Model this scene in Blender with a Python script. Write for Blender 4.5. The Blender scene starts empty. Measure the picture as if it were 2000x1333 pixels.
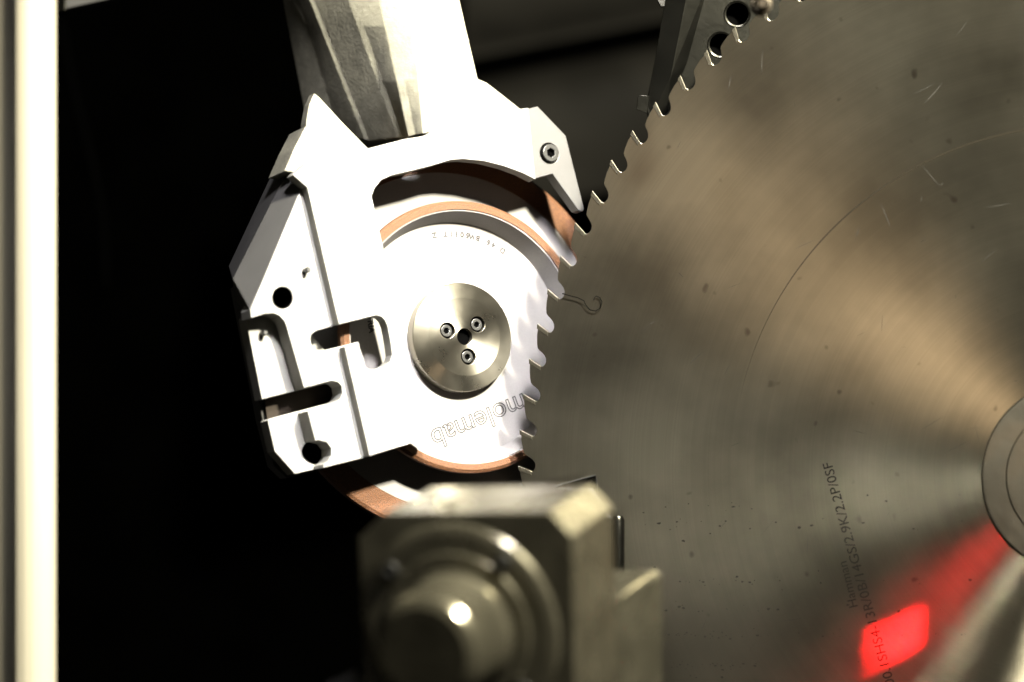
import bpy, bmesh, math, random
from mathutils import Vector, Matrix, noise
R = math.radians
scene = bpy.context.scene
random.seed(4)

# ------------------------------------------------------------------ camera
S = 0.37e-3            # metres per photograph pixel in the plane y = 0
D = 1.8
cam_d = bpy.data.cameras.new("camera")
cam = bpy.data.objects.new("camera", cam_d)
scene.collection.objects.link(cam)
cam.location = (0, -D, 0)
cam.rotation_euler = (R(90), 0, 0)
cam_d.sensor_width = 36
cam_d.lens = 36 * D / (2000 * S)
cam_d.clip_start, cam_d.clip_end = 0.05, 30
cam_d.dof.use_dof = True
cam_d.dof.focus_distance = D + 0.005
cam_d.dof.aperture_fstop = 2.1
scene.camera = cam

# ------------------------------------------------------------------ world and lamps
world = bpy.data.worlds.new("World"); scene.world = world; world.use_nodes = True
bg = world.node_tree.nodes["Background"]
bg.inputs[0].default_value = (1.0, 0.93, 0.78, 1); bg.inputs[1].default_value = 0.010

def area(name, loc, target, size, power, color, size_y=None, spread=180):
    l = bpy.data.lights.new(name, 'AREA'); l.spread = R(spread); l.energy = power; l.color = color; l.size = size
    if size_y: l.shape = 'RECTANGLE'; l.size_y = size_y
    o = bpy.data.objects.new(name, l); scene.collection.objects.link(o)
    o.location = loc
    o.rotation_euler = (Vector(target) - Vector(loc)).to_track_quat('-Z', 'Y').to_euler()
    return o
WH = Vector((0, 0, -0.02))
area("work_lamp", WH + 1.35*Vector((.425, -.68, .597)), WH, 0.09, 78, (1, .94, .76))
area("ceiling_lamp", WH + 1.5*Vector((.13, -.70, .70)), WH + Vector((-.02, 0, 0)), 0.22, 1.5, (1, .965, .97), None, 28)
area("added_fan_lamp", (.632, -1.188, -.406), (.30, 0, .02), 0.27, .072, (1, .71, .45), 0.27, 26)  # added lamp, narrow beam that draws the warm fan on the blade
area("added_glint_lamp", (.736, -1.091, .459), (.33, 0, -.20), 0.03, .014, (1, .93, .74), None, 16)  # added lamp for the pale glint low on the blade
area("added_streak_lamp", (.59, -1.266, -.118), (.27, 0, -.115), 0.03, .012, (.95, .95, .80), None, 24)  # added lamp for the thin level streak across the blade

scene.view_settings.view_transform = 'Standard'
scene.view_settings.look = 'None'
scene.view_settings.exposure = 1.25
scene.view_settings.gamma = 1
scene.cycles.use_denoising = True
scene.cycles.max_bounces = 8
scene.cycles.sample_clamp_indirect = 8

# ------------------------------------------------------------------ frames
class Frame:
    """A right-handed frame in the place; local units are photograph pixels at the frame's own depth."""
    def __init__(self, px, py, depth, X, Y, Z, k=None):
        self.k = S * (k if k else (D + depth) / D)
        f = S * (D + depth) / D
        self.O = Vector(((px - 1000)*f, depth, (666.5 - py)*f))
        self.X, self.Y, self.Z = Vector(X), Vector(Y), Vector(Z)
        m = Matrix.Identity(4)
        for i in range(3):
            m[i][0], m[i][1], m[i][2], m[i][3] = self.X[i], self.Y[i], self.Z[i], self.O[i]
        self.M = m
    def uv(self, px, py, w=0.0):
        """where the sight line through a photograph pixel meets the level w (local units)"""
        d = Vector(((px - 1000)*S, D, (666.5 - py)*S)); c = Vector((0, -D, 0))
        t = ((self.O + self.Z*w*self.k - c).dot(self.Z)) / d.dot(self.Z)
        p = c + d*t - self.O
        return (p.dot(self.X)/self.k, p.dot(self.Y)/self.k)
    def p3(self, px, py, w=0.0):
        u, v = self.uv(px, py, w); return (u, v, w)

def rotframe(px, py, depth, roll, yaw, pitch=0):
    a, b = R(roll), R(yaw)
    X = Vector((math.cos(a)*math.cos(b), math.sin(b), math.sin(a)*math.cos(b)))
    Y = Vector((-math.sin(a), 0, math.cos(a)))
    Z = X.cross(Y)
    if pitch:
        q = Matrix.Rotation(R(pitch), 3, X); Y = q @ Y; Z = q @ Z
    return Frame(px, py, depth, X, Y, Z)

BR = rotframe(907.6, 658, 30*S, 14, 28)                 # wheels and bracket
TILT = R(9)
BL = Frame(2110, 923, -1070*S*math.sin(TILT), (math.cos(TILT), -math.sin(TILT), 0), (0, 0, 1), (-math.sin(TILT), -math.cos(TILT), 0), 1.0)  # saw blade
IDF = Frame(1000, 666.5, 0, (1, 0, 0), (0, 0, 1), (0, -1, 0))

# ------------------------------------------------------------------ materials
ALB = .42      # one scale for all base colours, balanced by the exposure
def mat(name, col, rough=.5, metal=0, bump=0, bscale=200, vary=0, vscale=40, aniso=0, radial=False, spec=.5,
        rvary=0, detail=4, dirt=None, dirt_scale=20, dirt_t=.6, coat=0, arot=0):
    col = tuple(c*ALB for c in col)
    m = bpy.data.materials.new(name); m.use_nodes = True
    nt = m.node_tree; N = nt.nodes; L = nt.links
    b = N["Principled BSDF"]
    b.inputs["Base Color"].default_value = (*col, 1)
    b.inputs["Roughness"].default_value = rough
    b.inputs["Metallic"].default_value = metal
    b.inputs["Specular IOR Level"].default_value = spec
    b.inputs["Anisotropic"].default_value = aniso
    b.inputs["Coat Weight"].default_value = coat
    b.inputs["Anisotropic Rotation"].default_value = arot
    tc = N.new("ShaderNodeTexCoord")
    def ns(scale, det=4):
        n = N.new("ShaderNodeTexNoise"); n.inputs["Scale"].default_value = scale; n.inputs["Detail"].default_value = det
        L.new(tc.outputs["Object"], n.inputs["Vector"]); return n
    out = None
    if vary:
        n = ns(vscale); r = N.new("ShaderNodeMapRange"); r.inputs["From Min"].default_value = .3; r.inputs["From Max"].default_value = .7
        r.inputs["To Min"].default_value = 1 - vary; r.inputs["To Max"].default_value = 1 + vary
        L.new(n.outputs["Fac"], r.inputs["Value"])
        mx = N.new("ShaderNodeMix"); mx.data_type = 'RGBA'; mx.blend_type = 'MULTIPLY'; mx.inputs["Factor"].default_value = 1
        mx.inputs[6].default_value = (*col, 1); L.new(r.outputs["Result"], mx.inputs[7]); out = mx.outputs[2]
    if dirt:
        n = ns(dirt_scale, 7); r = N.new("ShaderNodeMapRange"); r.inputs["From Min"].default_value = dirt_t; r.inputs["From Max"].default_value = dirt_t + .12
        L.new(n.outputs["Fac"], r.inputs["Value"])
        mx = N.new("ShaderNodeMix"); mx.data_type = 'RGBA'; mx.inputs[6].default_value = (*col, 1); mx.inputs[7].default_value = (*dirt, 1)
        if out: L.new(out, mx.inputs[6])
        L.new(r.outputs["Result"], mx.inputs["Factor"]); out = mx.outputs[2]
    if out: L.new(out, b.inputs["Base Color"])
    if rvary:
        n = ns(vscale*.7, 6); r = N.new("ShaderNodeMapRange"); r.inputs["From Min"].default_value = .3; r.inputs["From Max"].default_value = .7
        r.inputs["To Min"].default_value = max(.03, rough - rvary); r.inputs["To Max"].default_value = rough + rvary
        L.new(n.outputs["Fac"], r.inputs["Value"]); L.new(r.outputs["Result"], b.inputs["Roughness"])
    if bump:
        n = ns(bscale, detail); bp = N.new("ShaderNodeBump"); bp.inputs["Strength"].default_value = bump; bp.inputs["Distance"].default_value = .001
        L.new(n.outputs["Fac"], bp.inputs["Height"]); L.new(bp.outputs["Normal"], b.inputs["Normal"])
    if radial:
        t = N.new("ShaderNodeTangent"); t.direction_type = 'RADIAL'; t.axis = 'Z'
        L.new(t.outputs["Tangent"], b.inputs["Tangent"])
    return m

M = {}
M['alu'] = mat("machined_aluminium", (.40, .395, .37), .55, .03, spec=.15, bump=.05, bscale=900, vary=.06, vscale=60)
M['steel_plate'] = mat("ground_steel_and_shade", (.14, .138, .137), .45, .5, bump=.05, bscale=700, vary=.08)  # steel parts, and the shaded grey of the bracket's arm end
M['cast'] = mat("rough_casting", (.36, .345, .27), .62, .1, bump=.3, bscale=380, vary=.22, vscale=90, rvary=.1)
M['abrasive'] = mat("copper_brown_abrasive", (.18, .064, .0145), .6, 0, bump=1.0, bscale=1500, vary=.55, vscale=1100)
M['wheel'] = mat("pale_wheel_body", (.40, .385, .375), .6, 0, spec=.1, bump=.06, bscale=2500, vary=.05, vscale=900)
M['flange'] = mat("turned_steel", (.62, .58, .48), .30, 1, aniso=.75, radial=True, arot=.25, bump=.04, bscale=1500, rvary=.06, vscale=50)
M['dark_steel'] = mat("black_oxide_steel", (.035, .034, .032), .38, .6, bump=.1, bscale=500)
M['screw'] = mat("grey_screw_steel", (.09, .09, .088), .4, .85)
M['black'] = mat("hole_shade_black", (.002, .002, .002), .95, spec=0)  # flat black painted in for the shade inside holes and recesses
M['carbide'] = mat("carbide", (.11, .10, .075), .35, .8, vary=.2, vscale=400)
M['ink'] = mat("dark_marking_ink", (.006, .005, .004), .9, 0, spec=.05)
M['etch'] = mat("grey_etching", (.014, .013, .013), .6, .2)
M['paintdark'] = mat("dark_machine_paint", (.0012, .0012, .0011), .8, spec=0, bump=.2, bscale=60, vary=.4, vscale=12)
M['panel'] = mat("grey_sheet_metal", (.016, .015, .0125), .7, 0, spec=.04, vary=.3, vscale=9)
M['cream'] = mat("cream_powder_coat", (.58, .54, .42), .5, vary=.05, vscale=6)
M['block'] = mat("oily_machined_steel", (.24, .222, .16), .25, .84, bump=.12, bscale=120, vary=.25, vscale=40, rvary=.1)
M['oil'] = mat("oil_drop", (1.6, 1.55, 1.1), .16, 1)
M['swarf'] = mat("dark_swarf_wire", (.004, .0035, .0025), .8, 0, spec=.02)
M['brass'] = mat("brass_nozzle", (.12, .10, .075), .3, 1)
M['clamp'] = mat("grey_clamp_steel", (.05, .049, .041), .24, .97, spec=.1, bump=.1, bscale=300, vary=.25, vscale=60)
M['hub'] = mat("stained_hub_steel", (.07, .064, .05), .5, .8, dirt=(.03, .025, .018), dirt_scale=26, dirt_t=.47, bump=.2, bscale=140, rvary=.1)

def blade_material():
    m = bpy.data.materials.new("brushed_saw_steel"); m.use_nodes = True
    nt = m.node_tree; N = nt.nodes; L = nt.links; b = N["Principled BSDF"]
    tc = N.new("ShaderNodeTexCoord")
    def node(t, **k):
        n = N.new(t)
        for a, v in k.items(): n.inputs[a].default_value = v
        return n
    # faint polar grinding rings and cloudy stains
    sep = N.new("ShaderNodeVectorMath"); sep.operation = 'LENGTH'; L.new(tc.outputs["Object"], sep.inputs[0])
    ring = node("ShaderNodeTexNoise", Scale=900.0, Detail=3.0); ring.noise_dimensions = '1D'; L.new(sep.outputs["Value"], ring.inputs["W"])
    cloud = node("ShaderNodeTexNoise", Scale=8.0, Detail=5.0, Roughness=.5); L.new(tc.outputs["Object"], cloud.inputs["Vector"])
    fine = node("ShaderNodeTexNoise", Scale=1300.0, Detail=2.0); L.new(tc.outputs["Object"], fine.inputs["Vector"])
    spots = node("ShaderNodeTexNoise", Scale=75.0, Detail=1.0); L.new(tc.outputs["Object"], spots.inputs["Vector"])
    sp = node("ShaderNodeMapRange", **{"From Min": .74, "From Max": .80}); L.new(spots.outputs["Fac"], sp.inputs["Value"])
    cr = N.new("ShaderNodeValToRGB"); L.new(cloud.outputs["Fac"], cr.inputs["Fac"])
    cr.color_ramp.elements[0].position = .36; cr.color_ramp.elements[0].color = (.062, .057, .043, 1)
    cr.color_ramp.elements[1].position = .64; cr.color_ramp.elements[1].color = (.125, .116, .090, 1)
    mx = N.new("ShaderNodeMix"); mx.data_type = 'RGBA'; mx.inputs[7].default_value = (.05, .043, .032, 1)
    L.new(cr.outputs["Color"], mx.inputs[6]); L.new(sp.outputs["Result"], mx.inputs["Factor"])
    ring2 = node("ShaderNodeTexNoise", Scale=150.0, Detail=4.0); ring2.noise_dimensions = '1D'; L.new(sep.outputs["Value"], ring2.inputs["W"])
    rs = N.new("ShaderNodeMath"); rs.operation = 'MULTIPLY'; L.new(ring.outputs["Fac"], rs.inputs[0]); L.new(ring2.outputs["Fac"], rs.inputs[1])
    rm = node("ShaderNodeMapRange", **{"From Min": .12, "From Max": .40, "To Min": .955, "To Max": 1.05}); L.new(rs.outputs[0], rm.inputs["Value"])
    mm = N.new("ShaderNodeMix"); mm.data_type = 'RGBA'; mm.blend_type = 'MULTIPLY'; mm.inputs["Factor"].default_value = 1
    L.new(mx.outputs[2], mm.inputs[6]); L.new(rm.outputs["Result"], mm.inputs[7]); mx = mm
    gl = N.new("ShaderNodeBsdfAnisotropic"); gl.distribution = 'BECKMANN'; gl.inputs["Anisotropy"].default_value = .76
    L.new(mx.outputs[2], gl.inputs["Color"])
    L.new(mx.outputs[2], b.inputs["Base Color"]); b.inputs["Roughness"].default_value = .8; b.inputs["Specular IOR Level"].default_value = .1
    ms = N.new("ShaderNodeMixShader"); ms.inputs[0].default_value = .925
    L.new(b.outputs[0], ms.inputs[1]); L.new(gl.outputs[0], ms.inputs[2]); L.new(ms.outputs[0], N["Material Output"].inputs["Surface"])
    rr = node("ShaderNodeMapRange", **{"From Min": .3, "From Max": .7, "To Min": .28, "To Max": .33}); L.new(cloud.outputs["Fac"], rr.inputs["Value"])
    L.new(rr.outputs["Result"], gl.inputs["Roughness"])
    add = N.new("ShaderNodeMath"); add.operation = 'MULTIPLY_ADD'; add.inputs[1].default_value = .5
    L.new(ring.outputs["Fac"], add.inputs[0]); L.new(fine.outputs["Fac"], add.inputs[2])
    bp = node("ShaderNodeBump", Strength=.03, Distance=.0006); L.new(add.outputs[0], bp.inputs["Height"]); L.new(bp.outputs["Normal"], b.inputs["Normal"]); L.new(bp.outputs["Normal"], gl.inputs["Normal"])
    t = N.new("ShaderNodeTangent"); t.direction_type = 'RADIAL'; t.axis = 'Z'; L.new(t.outputs["Tangent"], gl.inputs["Tangent"])
    return m
M['blade'] = blade_material()

# ------------------------------------------------------------------ builders
COL = scene.collection
def root(name, frame, label, cat, group=None):
    o = bpy.data.objects.new(name, None); COL.objects.link(o)
    o.matrix_world = frame.M; o.empty_display_size = .02
    o["label"] = label; o["category"] = cat
    if group: o["group"] = group
    return o
def put(name, me, material, parent, label=None):
    o = bpy.data.objects.new(name, me); COL.objects.link(o)
    if material is not None:
        me.materials.clear(); me.materials.append(M[material] if isinstance(material, str) else material)
    if parent is not None:
        o.parent = parent
    if label: o["label"] = label
    return o
def sharp(me, ang=35):
    for p in me.polygons: p.use_smooth = True
    me.set_sharp_from_angle(angle=R(ang))
def curve_mesh(loops, w0, w1, k, bevel=0, name="plate"):
    """flat outline(s) in local units -> solid between the levels w0 and w1"""
    c = bpy.data.curves.new(name, 'CURVE'); c.dimensions = '2D'; c.fill_mode = 'BOTH'
    for lp in loops:
        sp = c.splines.new('POLY'); sp.points.add(len(lp) - 1)
        for i, (x, y) in enumerate(lp): sp.points[i].co = (x*k, y*k, 0, 1)
        sp.use_cyclic_u = True
    h = (w1 - w0)*k/2
    c.extrude = h - bevel*k; c.bevel_depth = bevel*k; c.bevel_resolution = 1
    c.offset = -bevel*k
    o = bpy.data.objects.new(name, c); COL.objects.link(o)
    dg = bpy.context.evaluated_depsgraph_get()
    me = bpy.data.meshes.new_from_object(o.evaluated_get(dg))
    bpy.data.objects.remove(o); bpy.data.curves.remove(c)
    zc = (w0 + w1)/2*k
    for v in me.vertices: v.co.z += zc
    for p in me.polygons: p.use_smooth = False
    me.name = name
    return me
def prism_px(name, fr, loops, w0, w1, material, parent, bevel=1.2, label=None):
    ls = [[fr.uv(x, y, w1) for x, y in lp] for lp in loops]
    return put(name, curve_mesh(ls, w0, w1, fr.k, bevel, name), material, parent, label)
def lathe_mesh(prof, k, seg=128, name="turned", closed=False, centre=(0, 0)):
    bm = bmesh.new(); rings = []
    for r, w in prof:
        if r < 1e-6: rings.append([bm.verts.new((centre[0]*k, centre[1]*k, w*k))])
        else: rings.append([bm.verts.new(((centre[0] + r*math.cos(2*math.pi*i/seg))*k, (centre[1] + r*math.sin(2*math.pi*i/seg))*k, w*k)) for i in range(seg)])
    n = len(rings)
    for j in range(n if closed else n - 1):
        a, b = rings[j], rings[(j + 1) % n]
        for i in range(seg):
            i2 = (i + 1) % seg
            if len(a) == 1 and len(b) == 1: continue
            if len(a) == 1: bm.faces.new((a[0], b[i], b[i2]))
            elif len(b) == 1: bm.faces.new((a[i], b[0], a[i2]))
            else: bm.faces.new((a[i], b[i], b[i2], a[i2]))
    bmesh.ops.recalc_face_normals(bm, faces=bm.faces)
    me = bpy.data.meshes.new(name); bm.to_mesh(me); bm.free(); sharp(me, 12)
    return me
def hull_mesh(pts, k, name="solid", bevel=0):
    bm = bmesh.new()
    for p in pts: bm.verts.new((p[0]*k, p[1]*k, p[2]*k))
    r = bmesh.ops.convex_hull(bm, input=bm.verts)
    bmesh.ops.delete(bm, geom=[g for g in r["geom_interior"] if isinstance(g, bmesh.types.BMVert)], context='VERTS')
    bmesh.ops.dissolve_limit(bm, angle_limit=R(1.5), verts=bm.verts, edges=bm.edges)
    if bevel: bmesh.ops.bevel(bm, geom=list(bm.edges), offset=bevel*k, segments=2, affect='EDGES', profile=.5)
    bmesh.ops.recalc_face_normals(bm, faces=bm.faces)
    me = bpy.data.meshes.new(name); bm.to_mesh(me); bm.free()
    return me
def text_mesh(txt, height, name="lettering", outline=0):
    c = bpy.data.curves.new(name, 'FONT'); c.body = txt; c.size = height/.69; c.align_x = 'LEFT'; c.resolution_u = 4
    o = bpy.data.objects.new(name, c); COL.objects.link(o)
    dg = bpy.context.evaluated_depsgraph_get()
    me = bpy.data.meshes.new_from_object(o.evaluated_get(dg))
    bpy.data.objects.remove(o); bpy.data.curves.remove(c)
    if outline:
        bm = bmesh.new(); bm.from_mesh(me)
        bmesh.ops.remove_doubles(bm, verts=bm.verts, dist=1e-7)
        segs = [(e.verts[0].co.copy(), e.verts[1].co.copy()) for e in bm.edges if len(e.link_faces) == 1]
        bm.clear()
        for a, b in segs:
            d = (b - a)
            if d.length < 1e-9: continue
            n = Vector((-d.y, d.x, 0)).normalized()*outline/2; d = d.normalized()*outline*.3
            bm.faces.new([bm.verts.new(p) for p in (a - n - d, b - n + d, b + n + d, a + n - d)])
        bm.to_mesh(me); bm.free()
    return me
def tube_mesh(pts, rad, name="tube", seg=8, taper=None):
    bm = bmesh.new(); rings = []; n = len(pts); pts = [Vector(p) for p in pts]
    for i, p in enumerate(pts):
        t = (pts[min(i+1, n-1)] - pts[max(i-1, 0)]).normalized()
        a = t.orthogonal().normalized() if i == 0 else (pa - t*pa.dot(t)).normalized()
        pa = a; b = t.cross(a); r = rad*(taper[i] if taper else 1)
        rings.append([bm.verts.new(p + a*r*math.cos(2*math.pi*j/seg) + b*r*math.sin(2*math.pi*j/seg)) for j in range(seg)])
    for i in range(n-1):
        for j in range(seg): bm.faces.new((rings[i][j], rings[i+1][j], rings[i+1][(j+1) % seg], rings[i][(j+1) % seg]))
    bm.faces.new(rings[0]); bm.faces.new(rings[-1])
    bmesh.ops.recalc_face_normals(bm, faces=bm.faces)
    me = bpy.data.meshes.new(name); bm.to_mesh(me); bm.free(); sharp(me, 50)
    return me
def join(meshes, name):
    bm = bmesh.new()
    for me, mx in meshes:
        me.transform(mx); bm.from_mesh(me)
    out = bpy.data.meshes.new(name); bm.to_mesh(out); bm.free(); return out
def circle(cx, cy, r, n=40): return [(cx + r*math.cos(2*math.pi*i/n), cy + r*math.sin(2*math.pi*i/n)) for i in range(n)]

def cap_screw(parent, k, u, v, w, r, h=None, sunk=0, rot=0, material='screw'):
    """socket head screw: knurled ring head with a hexagon recess, its axis along local z"""
    h = h or r*.8
    hexr = r*.5
    ring = curve_mesh([circle(0, 0, r, 36), [(hexr*math.cos(R(60*i + rot)), hexr*math.sin(R(60*i + rot))) for i in range(6)]], 0, h, k, r*.09, "screw_head")
    o = put("screw", ring, material, parent); o.location = (u*k, v*k, (w - sunk)*k)
    f = put("hexagon_recess", lathe_mesh([(0, h*.35), (hexr*1.05, h*.35), (hexr*1.05, h*.2), (0, h*.2)], k, 12, "recess"), 'black', o)  # black floor paints the shade in the socket
    return o

# ------------------------------------------------------------------ the setting: machine walls behind
def wall(name, pts, material, label=None):
    me = bpy.data.meshes.new(name); me.from_pydata([Vector(p) for p in pts], [], [tuple(range(len(pts)))]); me.update()
    o = put(name, me, material, None); o["kind"] = "structure"; return o
def W3(px, py, y):
    f = S*(D + y)/D
    return Vector(((px - 1000)*f, y, (666.5 - py)*f))
def slab(name, pts, material, thick=.02):
    """a folded sheet: rows of points (left, right), given real thickness behind"""
    vs = []; fs = []
    for l, r in pts: vs += [l, r]
    n = len(pts)
    for i in range(n-1): fs.append((2*i, 2*i+1, 2*i+3, 2*i+2))
    b = len(vs); vs += [v + Vector((0, thick, 0)) for v in vs]
    for i in range(n-1): fs.append((b+2*i, b+2*i+2, b+2*i+3, b+2*i+1))
    for i in range(n-1):
        fs.append((2*i, 2*i+2, b+2*i+2, b+2*i)); fs.append((2*i+1, b+2*i+1, b+2*i+3, 2*i+3))
    fs.append((0, b, b+1, 1)); fs.append((2*n-2, 2*n-1, b+2*n-1, b+2*n-2))
    me = bpy.data.meshes.new(name); me.from_pydata(vs, [], fs); me.update()
    bm = bmesh.new(); bm.from_mesh(me); bmesh.ops.recalc_face_normals(bm, faces=bm.faces); bm.to_mesh(me); bm.free()
    return put(name, me, material, None)
o = slab("machine_back_wall", [(W3(-1400, -900, 2.8), W3(3600, -900, 2.8)), (W3(-1400, 2300, 2.8), W3(3600, 2300, 2.8))], 'paintdark'); o["kind"] = "structure"
# folded grey sheets behind the wheels, their folds rising to the right
def fold(rows):
    o = slab("folded_wall_panel", [(W3(905, q, y), W3(1750, q - 168, y)) for q, y in rows], 'panel'); o["kind"] = "structure"
    sharp(o.data, 60)
fold([(-80, 1.10), (-20, 1.10), (30, 1.09), (66, 1.065), (92, 1.03), (108, .99), (116, .988), (126, 1.05)])
fold([(132, 1.18), (158, 1.10), (172, 1.065), (192, 1.043), (220, 1.032), (270, 1.028), (340, 1.035), (430, 1.06)])

# ------------------------------------------------------------------ cream door frame on the left
def door_frame():
    y = -.20; f = S*(D + y)/D
    F = Frame(0, 666.5, y, (1, 0, 0), (0, 1, 0), (0, 0, 1))
    t = root("door_frame_post", F, "cream painted upright post along the left edge of the picture", "post")
    k = F.k
    prof = [(24, 10), (27, 2), (34, -4), (50, -8), (66, -7), (80, -1), (92, 9), (100, 20), (103, 32), (100, 44), (80, 56), (20, 60), (20, 16)]
    put("post_profile", curve_mesh([prof], -1100, 1100, k, .8, "post_profile"), 'cream', t)
    put("side_panel", curve_mesh([[(-160, 118), (23, 10.5), (23, 58), (-160, 200)]], -1100, 1100, k, .8, "side_panel"), 'cream', t)
door_frame()

# ------------------------------------------------------------------ saw blade
RB = 1070.0; NT = 96; PITCH = 360/NT; PH = 3.95
def tooth_pts(a0):
    """outline of one tooth from its tip backwards, as (radius, degrees above the left-hand direction)"""
    px = math.degrees(1/RB)
    q = [(0, 0), (-1.8, -10), (-3.4, -22), (-7.2, -37), (-10.2, -45.5), (-14.2, -49.2), (-20.5, -52.6), (-26.6, -57), (-30.6, -62.4), (-32.2, -68.6),
         (-31.2, -74.8), (-28.6, -79.0), (-25, -80.4), (-22, -79.1), (-11, -74.6)]
    # the last points run back out along the face of the next tooth below
    return [(RB + dr, a0 + dt*px*(PITCH/ (px*70.1))) for dr, dt in q]
def polar(r, deg):
    a = math.pi - R(deg); return (r*math.cos(a), r*math.sin(a))
out = []
for i in range(NT):
    out += [polar(r, d) for r, d in tooth_pts(PH + PITCH*(NT - i))]
blade = root("circular_saw_blade", BL, "large brushed steel circular saw blade with hooked teeth filling the right", "saw blade")
k = BL.k
TH = 13.0
put("blade_plate", curve_mesh([out], -TH/2, TH/2, k, .8, "blade_plate"), 'blade', blade)
# carbide tips brazed into the tooth faces
def tip_mesh():
    pts = []
    for dr, dt in ((1.5, 1.2), (-24, -9.5), (-26.5, -3.5 - 9), (-1.0, -8)):
        pass
    tp = (1.8, .5); tb = (-22.5, -9.2); bb = (-24.5, -17.5); bt = (.2, -9)
    P = []
    for (dr, dt) in (tp, tb, bb, bt):
        P.append((-(RB + dr), dt))
    h0 = TH/2 + 1.5
    return hull_mesh([(x, y, z) for x, y in P for z in (-h0, h0)], k, "carbide_tip", .5)
tm = tip_mesh()
for i in range(-9, 17):
    o = put("carbide_tip", tm, 'carbide', blade)
    o.rotation_euler = (0, 0, -R(PH + PITCH*i))
# scribed ring
def arc_mesh(r0, r1, a0, a1, z, n=90):
    vs = []; fs = []
    for i in range(n + 1):
        a = R(a0 + (a1 - a0)*i/n); e = min(1, i/8, (n - i)/30); rm = (r0 + r1)/2; h = (r1 - r0)/2*e
        vs += [((rm - h)*math.cos(a)*k, (rm - h)*math.sin(a)*k, z*k), ((rm + h)*math.cos(a)*k, (rm + h)*math.sin(a)*k, z*k)]
        if i: fs.append((2*i - 2, 2*i - 1, 2*i + 1, 2*i))
    me = bpy.data.meshes.new("scribed_ring"); me.from_pydata(vs, [], fs); return me
put("scribed_ring", arc_mesh(653.2, 656.2, 66, 169, TH/2 + .25), mat("scribed_line", (.022, .019, .014), 1, 0, spec=0), blade)
zt = (TH/2 + .35)*k
def blade_text(txt, x0, y0, x1, y1, height, name):
    u0, v0 = BL.uv(x0, y0, TH/2); u1, v1 = BL.uv(x1, y1, TH/2)
    me = text_mesh(txt, height*k)
    w = max(v.co.x for v in me.vertices)
    ln = math.hypot(u1 - u0, v1 - v0)*k
    o = put(name, me, 'ink', blade); o.location = (u0*k, v0*k, zt)
    o.rotation_euler = (0, 0, math.atan2(v1 - v0, u1 - u0)); o.scale = (ln/w, 1, 1)
blade_text("00.1SHS4-13R/0B/14GS/2.9K/2.2P/0SF", 1748, 1338, 1624, 902, 18, "stamped_lettering")
blade_text("Hamman", 1676, 1186, 1653, 1096, 17, "stamped_lettering")
# small oily dark flecks
bm = bmesh.new()
for _ in range(170):
    px_ = random.gauss(1370, 60) if random.random() < .6 else random.uniform(1240, 1900)
    py_ = random.choice([random.uniform(960, 1333), random.gauss(1010, 20), 1135 + random.gauss(0, 4), 1190 + random.gauss(0, 4), 1240 + random.gauss(0, 4), 1300 + random.gauss(0, 4)])
    u, v = BL.uv(px_, py_, TH/2); rr = random.choice((random.uniform(.6, 1.6), random.uniform(.8, 3.4)))
    m_ = random.randint(5, 7); a0 = random.random()*6
    bm.faces.new([bm.verts.new(((u + rr*random.uniform(.5, 1.9)*math.cos(a0 + 6.283*j/m_))*k, (v + rr*random.uniform(.4, 1)*math.sin(a0 + 6.283*j/m_))*k, (TH/2 + .3)*k)) for j in range(m_)])
me = bpy.data.meshes.new("oil_flecks"); bm.to_mesh(me); bm.free()
o = put("oil_flecks", me, mat("oil_fleck", (.022, .019, .014), .9, 0, spec=.02), blade); o["kind"] = "stuff"

# fine handling scratches
bm = bmesh.new()
for _ in range(48):
    px_ = random.uniform(1120, 1990); py_ = random.uniform(60, 1320); a_ = random.choice([random.gauss(1.2, .5), random.uniform(0, 3.14)])
    L_ = random.uniform(6, 60); h_ = random.uniform(.18, .45); cv = random.uniform(-.15, .15); u, v = BL.uv(px_, py_, TH/2)
    if math.hypot(u, v) > RB - 45 or math.hypot(u, v) < 190: continue
    pr = None
    for j in range(7):
        s_ = j/6; x_ = u + math.cos(a_ + cv*s_)*L_*s_; y_ = v + math.sin(a_ + cv*s_)*L_*s_; e_ = h_*math.sin(math.pi*min(max(s_, .03), .97))
        q2 = (bm.verts.new(((x_ - math.sin(a_)*e_)*k, (y_ + math.cos(a_)*e_)*k, (TH/2 + .2)*k)), bm.verts.new(((x_ + math.sin(a_)*e_)*k, (y_ - math.cos(a_)*e_)*k, (TH/2 + .2)*k)))
        if pr: bm.faces.new((pr[0], pr[1], q2[1], q2[0]))
        pr = q2
me = bpy.data.meshes.new("scratches"); bm.to_mesh(me); bm.free()
o = put("scratches", me, mat("scratch_steel", (.035, .033, .027), .6, .4), blade); o["kind"] = "stuff"

hubf = Frame(2110, 925, BL.O.y, BL.X, BL.Y, BL.Z, 1.0); hubf.M = BL.M @ Matrix.Translation((0, -9*S, TH/2*S))
hub = root("clamping_flange", hubf, "stained round steel clamping flange at the centre of the saw blade", "flange")
put("flange_disc", lathe_mesh([(0, 14), (80, 14), (84, 10), (136, 9), (139, 6), (176, 5.5), (181, 4.5), (183, 3), (183, .3), (0, .3)], k, 160, "flange_disc"), 'hub', hub)
for a in (215, 125, 60):
    cap_screw(hub, k, 110*math.cos(R(a)), 110*math.sin(R(a)), 9, 11)

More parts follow.
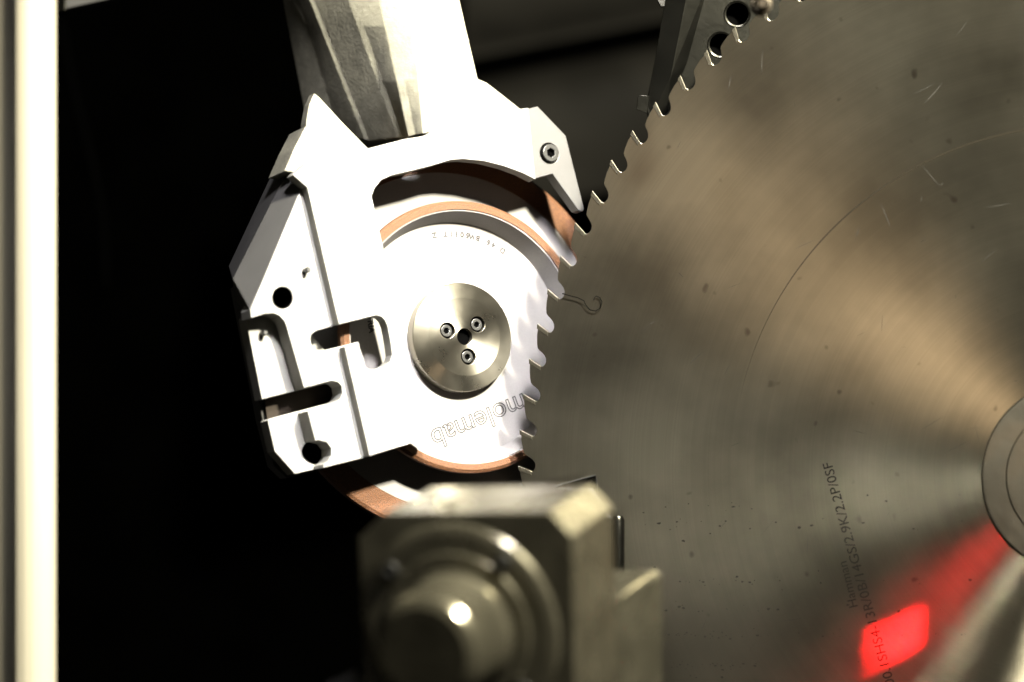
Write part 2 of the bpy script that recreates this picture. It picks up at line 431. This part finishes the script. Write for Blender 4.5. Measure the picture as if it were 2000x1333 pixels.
# curl of swarf hanging off a tooth
pts = []
for x, y, d in ((1098, 574, 4), (1112, 578, 8), (1128, 582, 12), (1140, 588, 15), (1144, 597, 16), (1152, 606, 18), (1163, 608, 20), (1172, 602, 21), (1175, 591, 20), (1171, 582, 19), (1164, 579, 18), (1160, 583, 18), (1159, 587, 18)):
    pts.append((d*0 + (x-1137)*S, (628-38-y)*S, (TH/2 + d*.5)*S))
swf = Frame(1137, 590, -.0074, (1, 0, 0), (0, 0, 1), (0, -1, 0))
sw = put("swarf_curl", tube_mesh(pts, .00036, "swarf_curl", 6), 'swarf', None); sw.matrix_world = swf.M
sw["label"] = "thin dark curled metal shaving hanging from a saw tooth"; sw["category"] = "metal shaving"

# ------------------------------------------------------------------ grinding wheels
k = BR.k
w1 = root("grinding_disc", BR, "front dished grinding wheel with pale lettered face and thin orange-brown rim", "grinding wheel", "grinding wheels on one spindle")
put("wheel_body", lathe_mesh([(30, -34), (230, -34), (247, 9), (250, 9.5), (250, -8), (240, -40), (110, -50), (30, -50)], k, 160, "wheel_body", True), 'wheel', w1)
put("abrasive_rim", lathe_mesh([(249.5, 10), (250, 12), (261, 12), (267, 7), (268, -2), (266, -9), (251, -9)], k, 160, "abrasive_rim", True), 'abrasive', w1)
w2 = root("grinding_disc", BR, "larger rear grinding wheel with wide orange-brown rim behind the lettered wheel", "grinding wheel", "grinding wheels on one spindle")
put("wheel_body", lathe_mesh([(30, -60), (335, -60), (335, -84), (200, -96), (30, -96)], k, 160, "wheel_body", True), 'wheel', w2)
put("abrasive_rim", lathe_mesh([(335.2, -61), (336, -58.5), (376, -60), (382, -64), (382, -80), (376, -85), (335.2, -85)], k, 160, "abrasive_rim", True), 'abrasive', w2)
sp = root("grinding_spindle", BR, "grey steel spindle nose carrying both wheels from behind", "spindle")
put("shaft", lathe_mesh([(0, -50.5), (29, -50.5), (29, -97), (70, -97), (70, -112), (110, -116), (110, -420), (0, -420)], k, 64, "shaft"), 'dark_steel', sp)
# writing on the front wheel
def wheel_text(parent, txt, fn, height, outline=0, name="printed_lettering", material='etch'):
    parts = []
    for i, ch in enumerate(txt):
        if ch == ' ': continue
        me = text_mesh(ch, height*k, outline=outline*k)
        parts.append((me, fn(i)))
    return put(name, join(parts, name), material, parent)
zf = -33.7*k
def arc_fn(r, a_start, step):
    def fn(i):
        a = R(a_start + step*i)
        return Matrix.Translation((r*math.cos(a)*k, r*math.sin(a)*k, zf)) @ Matrix.Rotation(a + math.pi/2, 4, 'Z')
    return fn
wheel_text(w1, "D 46 BW5011T Z", arc_fn(213, 44, 3.3), 10.5, 1.5)
# the maker's word, upside down under the flange
u0, v0 = BR.uv(1022, 768, -34); u1, v1 = BR.uv(838, 843, -34)
me = text_mesh("molemab", 40*k, outline=2.3*k)
wd = max(v.co.x for v in me.vertices)
o = put("printed_lettering", me, 'etch', w1); o.location = (u0*k, v0*k, zf)
o.rotation_euler = (0, 0, math.atan2(v1 - v0, u1 - u0)); o.scale = (math.hypot(u1-u0, v1-v0)*k/wd, 1, 1)
me = text_mesh("TRIA", 11*k, outline=1.4*k)
u0, v0 = BR.uv(717, 617, -34)
o = put("printed_lettering", me, 'etch', w1); o.location = (u0*k, v0*k, zf); o.rotation_euler = (0, 0, R(-97))

fl = root("wheel_clamping_disc", BR, "turned steel clamping disc with three socket screws in the front wheel's middle", "clamping disc")
scr = [BR.uv(874, 646), BR.uv(933, 634), BR.uv(915, 697)]
ob = put("disc", curve_mesh([circle(0, 0, 77, 96), circle(0, 0, 16.5, 32)] + [circle(u, v, 16, 32) for u, v in scr], -12, 0, k, .4, "disc"), 'flange', fl)
put("bevelled_ring", lathe_mesh([(77, -.2), (77.4, -.2), (106, -9), (107.5, -10.5), (107.5, -33.8), (77, -33.8)], k, 128, "bevelled_ring", True), 'flange', fl)
put("hole_shade_floor", lathe_mesh([(0, -14), (76, -14), (76, -33.5), (0, -33.5)], k, 64, "hole_shade_floor"), 'black', fl)  # black floor paints the shade down the disc's holes
for u, v in scr: cap_screw(fl, k, u, v, -4, 12, 9, sunk=9, rot=random.uniform(0, 60))

# ------------------------------------------------------------------ guard bracket
br = root("wheel_guard_bracket", BR, "bright machined aluminium guard bracket with slots and holes around the grinding wheels", "bracket")
right_plate = [(600, 366), (572, 342), (600, 318), (656, 306), (720, 290), (790, 272), (832, 265), (856, 249), (1017, 213), (1032, 211), (1046, 351), (1020, 338), (985, 325),
    (945, 315), (905, 311), (880, 313), (840, 325), (800, 335), (765, 343), (745, 352), (732, 368), (726, 384), (750, 490),
    (838, 857), (805, 866), (722, 891), (673, 678), (680, 675), (690, 676), (698, 683), (704, 694), (708, 708), (713, 717), (722, 722), (736, 721), (752, 715), (762, 706), (766, 694),
    (763, 670), (757, 638), (752, 626), (745, 619), (735, 616), (662, 634)]
prism_px("front_plate", BR, [right_plate], 25, 57, 'alu', br)
end = [(1027, 214), (1050, 208), (1105, 265), (1141, 408), (1138, 413), (1130, 411), (1079, 340), (1043, 350)]
hole_c = BR.uv(1073, 300, 54)
me = curve_mesh([[BR.uv(x, y, 54) for x, y in end], circle(hole_c[0], hole_c[1], 21, 32)], 24, 54, k, 1.2, "end_plate")
put("end_plate", me, 'steel_plate', br)  # greyer material stands in for the weaker light on the arm end
cap_screw(br, k, hole_c[0] + 1, hole_c[1], 46, 18, 14, rot=20)
put("counterbore", lathe_mesh([(0, 40), (22, 40), (22, 26), (0, 26)], k, 32, "counterbore", centre=hole_c), 'dark_steel', br)
mid = [(592, 360), (640, 350), (687, 627), (640, 640), (616, 647), (608, 654), (606, 664), (610, 679), (616, 685), (624, 687), (700, 668), (757, 882), (722, 892), (632, 914),
    (632, 908), (640, 902), (647, 890), (647, 876), (638, 864), (622, 860), (616, 861), (601, 804), (655, 786), (664, 780), (669, 768), (667, 754), (660, 747), (648, 744), (594, 758), (561, 642), (556, 628), (546, 617), (534, 612), (518, 613), (491, 621), (489, 605)]
prism_px("middle_plate", BR, [mid, [(552 + 20.5*math.cos(a*math.pi/16), 582 + 22*math.sin(a*math.pi/16)) for a in range(32)]], -18, 31, 'alu', br)
prism_px("base_plate", BR, [[(480, 622), (484, 616), (560, 598), (640, 690), (668, 742), (512, 780)]], -58, -19, 'alu', br)
prism_px("base_plate", BR, [[(523, 822), (528, 818), (655, 784), (700, 880), (655, 908), (576, 926), (537, 882)],
    [(618 + 28*math.cos(a*math.pi/16), 883 + 25*math.sin(a*math.pi/16)) for a in range(32)]], -58, -19, 'alu', br)
prism_px("rear_dark_plate", BR, [[(462, 560), (600, 470), (690, 780), (690, 905), (560, 934), (535, 910), (512, 820)]], -96, -62, 'dark_steel', br)  # added dark plate, so the view through the slot ends in dark
A_, B_ = BR.p3(591, 359, 30.5), BR.p3(489, 606, 30.5)
C_, D_ = BR.p3(455, 545, -38), BR.p3(560, 337, -20)
E_, F_ = BR.p3(447, 520, -150), BR.p3(529, 345, -150)
back = [BR.p3(600, 420, -150), BR.p3(500, 610, -150), BR.p3(475, 640, -110), BR.p3(483, 618, -58)]
put("chamfered_side", hull_mesh([A_, B_, C_, D_, E_, F_] + back, k, "chamfered_side"), 'steel_plate', br)
for hx, hy, hr in ((552, 582, 23), (618, 883, 30)):
    hu, hv = BR.uv(hx, hy, -30)
    if hr < 25: put("bore_shade_sleeve", lathe_mesh([(hr - 3.5, 30), (hr - 2.4, 30), (hr - 2.4, -58), (hr - 3.5, -58)], k, 40, "bore_shade_sleeve", True, centre=BR.uv(hx, hy, 31)), 'black', br)  # added black lining that paints the shade on the bore wall
    put("bore_shade_disc", lathe_mesh([(0, -59), (hr + 6, -59), (hr + 6, -61), (0, -61)], k, 32, "bore_shade_disc", centre=(hu, hv)), 'black', br)  # added black disc in place of the shade deep in the bore
prism_px("slot_shade_plate", BR, [[(516, 770), (560, 740), (690, 722), (700, 800), (560, 830), (524, 836)]], -57.6, -52, mat("painted_slot_shade", (.03, .022, .015), .7, spec=.1), br, .3)  # added dark sheet: paints the slot's shade and hides the lit rim
# two locating pins
def pin(px, py, w):
    u, v = BR.uv(px, py, w + 12)
    o = put("locating_pin", lathe_mesh([(0, 20), (3.5, 20), (5.5, 17.5), (5.5, 0), (0, 0)], k, 24, "locating_pin", centre=(u, v)), 'screw', br); o.location = (0, 0, w*k)
pin(600, 528, 31); pin(516, 651, -19)

# ------------------------------------------------------------------ cast arm carrying the bracket
ca = root("cast_support_arm", BR, "ribbed rough-cast metal arm rising from the bracket to the top edge", "machine arm")
rib = [  # bottom pixel, pixel at the top edge, level at bottom, level at top
    ((600, 250), (540, -60), -300, -330), ((664, 262), (566, -60), -230, -250), ((712, 274), (580, -60), -158, -190), ((722, 276), (592, -60), -150, -180), ((776, 270), (658, -60), -62, -80), ((788, 270), (672, -60), -50, -66),
    ((797, 268), (728, -60), -6, -10), ((812, 264), (748, -60), 6, 2), ((826, 262), (800, -60), 30, 30), ((1000, 217), (885, -60), 24, 24)]
bm = bmesh.new(); lo = []; hi = []
for b, t, wb, wt in rib:
    lo.append(bm.verts.new([c*k for c in BR.p3(*b, wb)])); hi.append(bm.verts.new([c*k for c in BR.p3(*t, wt)]))
ul, vl = BR.uv(1000, 217, 24); uh, vh = BR.uv(885, -60, 24)
for wq, du in ((-300, 0), (-330, -200)):
    lo.append(bm.verts.new(((ul + du)*k, vl*k, wq*k))); hi.append(bm.verts.new(((uh + du)*k, vh*k, wq*k)))
n = len(lo)
# rows between bottom and top so the right edge flares as it does at (933,154)
mids = []
ts = (.33, .66)
rows = [lo]
for t in ts:
    row = []
    for i in range(n):
        co = lo[i].co.lerp(hi[i].co, t)
        row.append(bm.verts.new(co))
    rows.append(row)
rows.append(hi)
um, vm = BR.uv(934, 154, 24)
for wq, idx in ((24, 9), (-300, 10)):
    rows[1][idx].co = Vector((um*k, vm*k, wq*k))
    u2, v2 = BR.uv(907, 38, 24); rows[2][idx].co = Vector((u2*k, v2*k, wq*k))
for a in range(3):
    for i in range(n):
        j = (i+1) % n
        bm.faces.new((rows[a][i], rows[a][j], rows[a+1][j], rows[a+1][i]))
bm.faces.new(lo); bm.faces.new(hi)
bmesh.ops.recalc_face_normals(bm, faces=bm.faces)
bmesh.ops.bevel(bm, geom=[e for e in bm.edges if e.calc_face_angle(0) > R(12)], offset=3*k, segments=2, affect='EDGES', profile=.5)
me = bpy.data.meshes.new("ribbed_casting"); bm.to_mesh(me); bm.free(); sharp(me, 40)
put("ribbed_casting", me, 'cast', ca)
prism_px("mounting_foot", BR, [[(556, 334), (575, 290), (597, 247), (640, 262), (721, 292), (820, 330), (620, 345)]], -60, 24, 'cast', ca, 2)
prism_px("mounting_rib", BR, [[(598, 262), (598, 240), (604, 205), (614, 182), (624, 190), (668, 238), (721, 292), (700, 300), (610, 290)]], -4, 23.5, 'cast', ca, 2)
prism_px("gusset", BR, [[(925, 150), (936, 155), (950, 161), (985, 188), (1018, 214), (1000, 260), (870, 260)]], -120, 23, 'cast', ca, 2)

# ------------------------------------------------------------------ clamp behind the blade, top
CL = Frame(1400, 60, .028, (1, 0, 0), (0, 0, 1), (0, -1, 0)); kc = CL.k
cl = root("blade_clamp_jaw", CL, "dark grey wedge shaped clamp jaw behind the teeth at the top", "clamp")
hA, hB = CL.uv(1440, 28, 10), CL.uv(1408, 88, 10)
outl = [CL.uv(x, y, 10) for x, y in ((1312, -80), (1288, 80), (1262, 208), (1268, 232), (1300, 275), (1480, 120), (1545, 20), (1530, -80))]
put("jaw_plate", curve_mesh([outl, circle(*hA, 25), circle(*hB, 25)], -24, 10, kc, 1.2, "jaw_plate"), 'clamp', cl)
put("jaw_hole_shade", curve_mesh([[CL.uv(x, y, -26) for x, y in ((1380, -60), (1370, 140), (1470, 120), (1500, -60))]], -60, -26, kc, 1, "jaw_hole_shade"), 'black', cl)  # black sheet painted as the dark behind the jaw's holes
put("jaw_bevel", hull_mesh([CL.p3(1314, -80, 10), CL.p3(1356, -80, 22), CL.p3(1310, 150, 20), CL.p3(1275, 222, 12), CL.p3(1263, 206, 10), CL.p3(1400, -80, 9), CL.p3(1300, 230, 9), CL.p3(1345, 120, 9)], kc, "jaw_bevel", .6), 'clamp', cl)
for hc in (hA, hB):
    put("bushing", lathe_mesh([(22, 11), (25, 12), (26.5, 11), (26.5, 9), (22, 9)], kc, 48, "bushing", True, centre=hc), 'clamp', cl)
tb = put("locating_tab", hull_mesh([CL.p3(*q, w) for q in ((1246, 190), (1252, 186), (1268, 188), (1264, 222), (1243, 214)) for w in (8, 26)], kc, "locating_tab", .8), 'clamp', cl)
nz = root("coolant_nozzle", Frame(1488, 8, -.16, (1, 0, 0), (0, 0, 1), (0, -1, 0)), "small blurred brass fitting at the top edge above the saw teeth", "nozzle")
ky = S*(1.64/1.8)
put("nozzle_body", lathe_mesh([(0, 14), (8, 14), (12, 10), (15, 0), (15, -12), (21, -13), (21, -30), (0, -30)], ky, 32, "nozzle_body"), 'brass', nz)
put("nozzle_stem", tube_mesh([(0, 10*ky, -20*ky), (2*ky, 40*ky, -18*ky), (8*ky, 90*ky, -16*ky)], 9*ky, "nozzle_stem", 16), 'brass', nz)
fb = put("hexagon_bolt", None or hull_mesh([(14*math.cos(R(60*i))*1, 14*math.sin(R(60*i)), z) for i in range(6) for z in (0, 14)], S, "hexagon_bolt", 1), 'dark_steel', None)
fb.matrix_world = Frame(1297, 3, .03, (1, 0, 0), (0, 0, 1), (0, -1, 0)).M
fb["label"] = "black hexagon bolt at the top beside the clamp jaw"; fb["category"] = "bolt"

# ------------------------------------------------------------------ blurred clamping unit in the foreground
CB = rotframe(900, 1225, -.34, 0, 24, 0)
def block_frame():
    yaw, pit = R(24), R(11)
    Z = Vector((-math.sin(yaw)*math.cos(pit), -math.cos(yaw)*math.cos(pit), math.sin(pit)))
    # depth goes right and up in the picture: the front normal points left and down
    Z = Vector((-math.sin(yaw)*math.cos(pit), -math.cos(yaw)*math.cos(pit), -math.sin(pit)*0.0))
    Z.normalize()
    X = Vector((math.cos(yaw), -math.sin(yaw), 0)); Y = Z.cross(X)
    return Frame(900, 1225, -.34, X, Y, Z)
def block_frame2():
    yaw, pit = R(24), R(11)
    rot = Matrix.Rotation(-yaw, 3, 'Z') @ Matrix.Rotation(pit, 3, 'X')
    X = rot @ Vector((1, 0, 0)); Y = rot @ Vector((0, 0, 1)); Z = rot @ Vector((0, -1, 0))
    return Frame(900, 1225, -.34, X, Y, Z)
CB = block_frame2(); kb = CB.k
cb = root("clamping_unit", CB, "out of focus oily steel clamping unit with round boss in the foreground", "clamping unit")
front = [CB.uv(x, y, 0) for x, y in ((700, 1052), (752, 1003), (1074, 1000), (1117, 1046), (1128, 1500), (720, 1500))]
put("housing", curve_mesh([front], -215, 0, kb, 3, "housing"), 'block', cb)
put("round_boss", lathe_mesh([(0, 16), (150, 16), (154, 12), (192, 12), (206, 8), (212, 1), (212, -2), (0, -2)], kb, 96, "round_boss"), 'block', cb)
put("knob", lathe_mesh([(0, 168), (88, 168), (104, 160), (112, 146), (114, 20), (128, 14), (0, 14)], kb, 96, "knob"), 'block', cb)
for a in (52, 140, 228, 318):
    cap_screw(cb, kb, 176*math.cos(R(a)), 176*math.sin(R(a)), 10, 17, 10)
sb = [CB.p3(1200, 1172, -215), CB.p3(1200, 1500, -215), CB.p3(1294, 1124, -400), CB.p3(1294, 1500, -400),
      CB.p3(1010, 1110, -400), CB.p3(1010, 1500, -400), CB.p3(1000, 1172, -216), CB.p3(1000, 1500, -216), CB.p3(1282, 1113, -400)]
put("side_block", hull_mesh(sb, kb, "side_block", 2.5), 'block', cb)
put("tray_corner", hull_mesh([CB.p3(x, y, w) for x, y in ((636, 1333), (694, 1308), (720, 1340), (640, 1380)) for w in (-60, -40)], kb, "tray_corner", 1), 'steel_plate', cb)
SF = Frame(1130, 960, -.035, (1, 0, 0), (0, 0, 1), (0, -1, 0)); ks = SF.k
st_ = root("blade_stop", SF, "small angular steel stop with a pin just above the clamping unit's right end", "stop")
put("stop_plate", hull_mesh([SF.p3(x, y, w) for x, y in ((1084, 950), (1164, 929), (1166, 1010), (1100, 1010)) for w in (-6, 0)], ks, "stop_plate", .6), 'clamp', st_)
put("stop_ledge", hull_mesh([SF.p3(1088, 951, 2), SF.p3(1158, 953, 2), SF.p3(1196, 1012, 40), SF.p3(1104, 1012, 40), SF.p3(1158, 1060, 2), SF.p3(1098, 1060, 2)], ks, "stop_ledge", .8), 'screw', st_)
put("stop_edge", tube_mesh([[c*ks for c in SF.p3(x, y, 3)] for x, y in ((1084, 949.5), (1164, 928.5), (1165.5, 940), (1166, 962))], .0005, "stop_edge", 6), 'screw', st_)
pu, pv = SF.uv(1207, 1060, 0)
put("guide_pin", tube_mesh([(pu*ks, (pv - 70)*ks, 0), (pu*ks, (pv + 44)*ks, 0), (pu*ks, (pv + 52)*ks, 0)], 13*ks, "guide_pin", 24, [1, 1, .7]), 'clamp', st_)
# oil drops standing on the top face
bm = bmesh.new()
(tl, tv) = CB.uv(752, 1003, 0); (tr, _) = CB.uv(1074, 1000, 0)
for _ in range(16):
    x = random.uniform(tl + 10, tr - 5); z = -random.uniform(15, 200); r = random.uniform(9, 17)
    bmesh.ops.create_icosphere(bm, subdivisions=2, radius=r*kb, matrix=Matrix.Translation((x*kb, (tv - r*.1)*kb, z*kb)) @ Matrix.Diagonal((1, .6, 1, 1)))
me = bpy.data.meshes.new("oil_drops"); bm.to_mesh(me); bm.free(); sharp(me, 80)
o = put("oil_drops", me, 'oil', cb); o["kind"] = "stuff"

# ------------------------------------------------------------------ dim things in the dark on the left
pts = [W3(x, y, .55) for x, y in ((118, 40), (140, 160), (160, 240), (182, 330), (200, 420), (206, 560))]
hs = put("hanging_hose", tube_mesh([p - pts[0] for p in pts], .004, "hanging_hose", 10), mat("grey_hose", (.0008, .0008, .0008), .9, spec=0), None); hs.location = pts[0]
hs["label"] = "dim grey hose hanging in the dark beside the cream post"; hs["category"] = "hose"
TF = Frame(160, 0, .15, (1, 0, 0), (0, 0, 1), (0, -1, 0))
tg = root("overhead_rail", TF, "grey rail end just inside the top left corner", "rail")
prism_px("rail_plate", TF, [[(60, -80), (60, 26), (104, 25), (128, 20), (128, -80)]], -40, 0, 'clamp', tg)
prism_px("rail_cap", TF, [[(129, -80), (129, 17), (150, 12), (240, -8), (240, -80)]], -40, -6, 'steel_plate', tg)

# ------------------------------------------------------------------ red sensor beam
def red_beam():
    l = bpy.data.lights.new("red_sensor_beam", 'SPOT'); o = bpy.data.objects.new("red_sensor_beam", l); COL.objects.link(o)
    t = W3(1745, 1250, -.043); q = t + .30*Vector((.557, -.663, .50))
    o.location = q; o.rotation_euler = (t - q).to_track_quat('-Z', 'Y').to_euler()
    l.spot_size = R(60); l.spot_blend = .9; l.shadow_soft_size = .004; l.energy = 1.0; l.color = (1, .004, .006)
    l.use_nodes = True; nt = l.node_tree; N = nt.nodes; L = nt.links; em = N["Emission"]
    tc = N.new("ShaderNodeTexCoord"); sx = N.new("ShaderNodeSeparateXYZ"); L.new(tc.outputs["Normal"], sx.inputs[0])
    def mth(op, a, b=None):
        n = N.new("ShaderNodeMath"); n.operation = op
        for i, x in enumerate((a, b)):
            if x is None: continue
            if isinstance(x, (int, float)): n.inputs[i].default_value = x
            else: L.new(x, n.inputs[i])
        return n.outputs[0]
    nx = N.new("ShaderNodeTexNoise"); nx.inputs["Scale"].default_value = 75; nx.inputs["Detail"].default_value = 4
    mp = N.new("ShaderNodeMapping"); mp.inputs["Scale"].default_value = (2.2, .5, 1); mp.inputs["Rotation"].default_value = (0, 0, R(12)); L.new(tc.outputs["Normal"], mp.inputs[0]); L.new(mp.outputs[0], nx.inputs["Vector"])
    nz_ = mth('MULTIPLY', mth('SUBTRACT', nx.outputs["Fac"], .5), .12)
    ax = mth('ABSOLUTE', sx.outputs["X"]); ay = mth('ABSOLUTE', sx.outputs["Y"])
    d = mth('ADD', mth('MAXIMUM', ax, ay), nz_)
    core = N.new("ShaderNodeMapRange"); core.inputs["From Min"].default_value = .045; core.inputs["From Max"].default_value = .039
    L.new(d, core.inputs["Value"])
    gap = N.new("ShaderNodeMapRange"); gap.inputs["From Min"].default_value = .42; gap.inputs["From Max"].default_value = .50; L.new(nx.outputs["Fac"], gap.inputs["Value"])
    halo = N.new("ShaderNodeMapRange"); halo.interpolation_type = 'SMOOTHSTEP'; halo.inputs["From Min"].default_value = .48; halo.inputs["From Max"].default_value = .0
    ra = N.new("ShaderNodeVectorMath"); ra.operation = 'LENGTH'
    cxy = N.new("ShaderNodeCombineXYZ"); L.new(sx.outputs["X"], cxy.inputs[0]); L.new(sx.outputs["Y"], cxy.inputs[1]); L.new(cxy.outputs[0], ra.inputs[0])
    L.new(ra.outputs["Value"], halo.inputs["Value"])
    st = mth('ADD', mth('MULTIPLY', mth('MULTIPLY', core.outputs["Result"], gap.outputs["Result"]), 52.0), mth('MULTIPLY', halo.outputs["Result"], 0.7))
    L.new(st, em.inputs["Strength"])
red_beam()
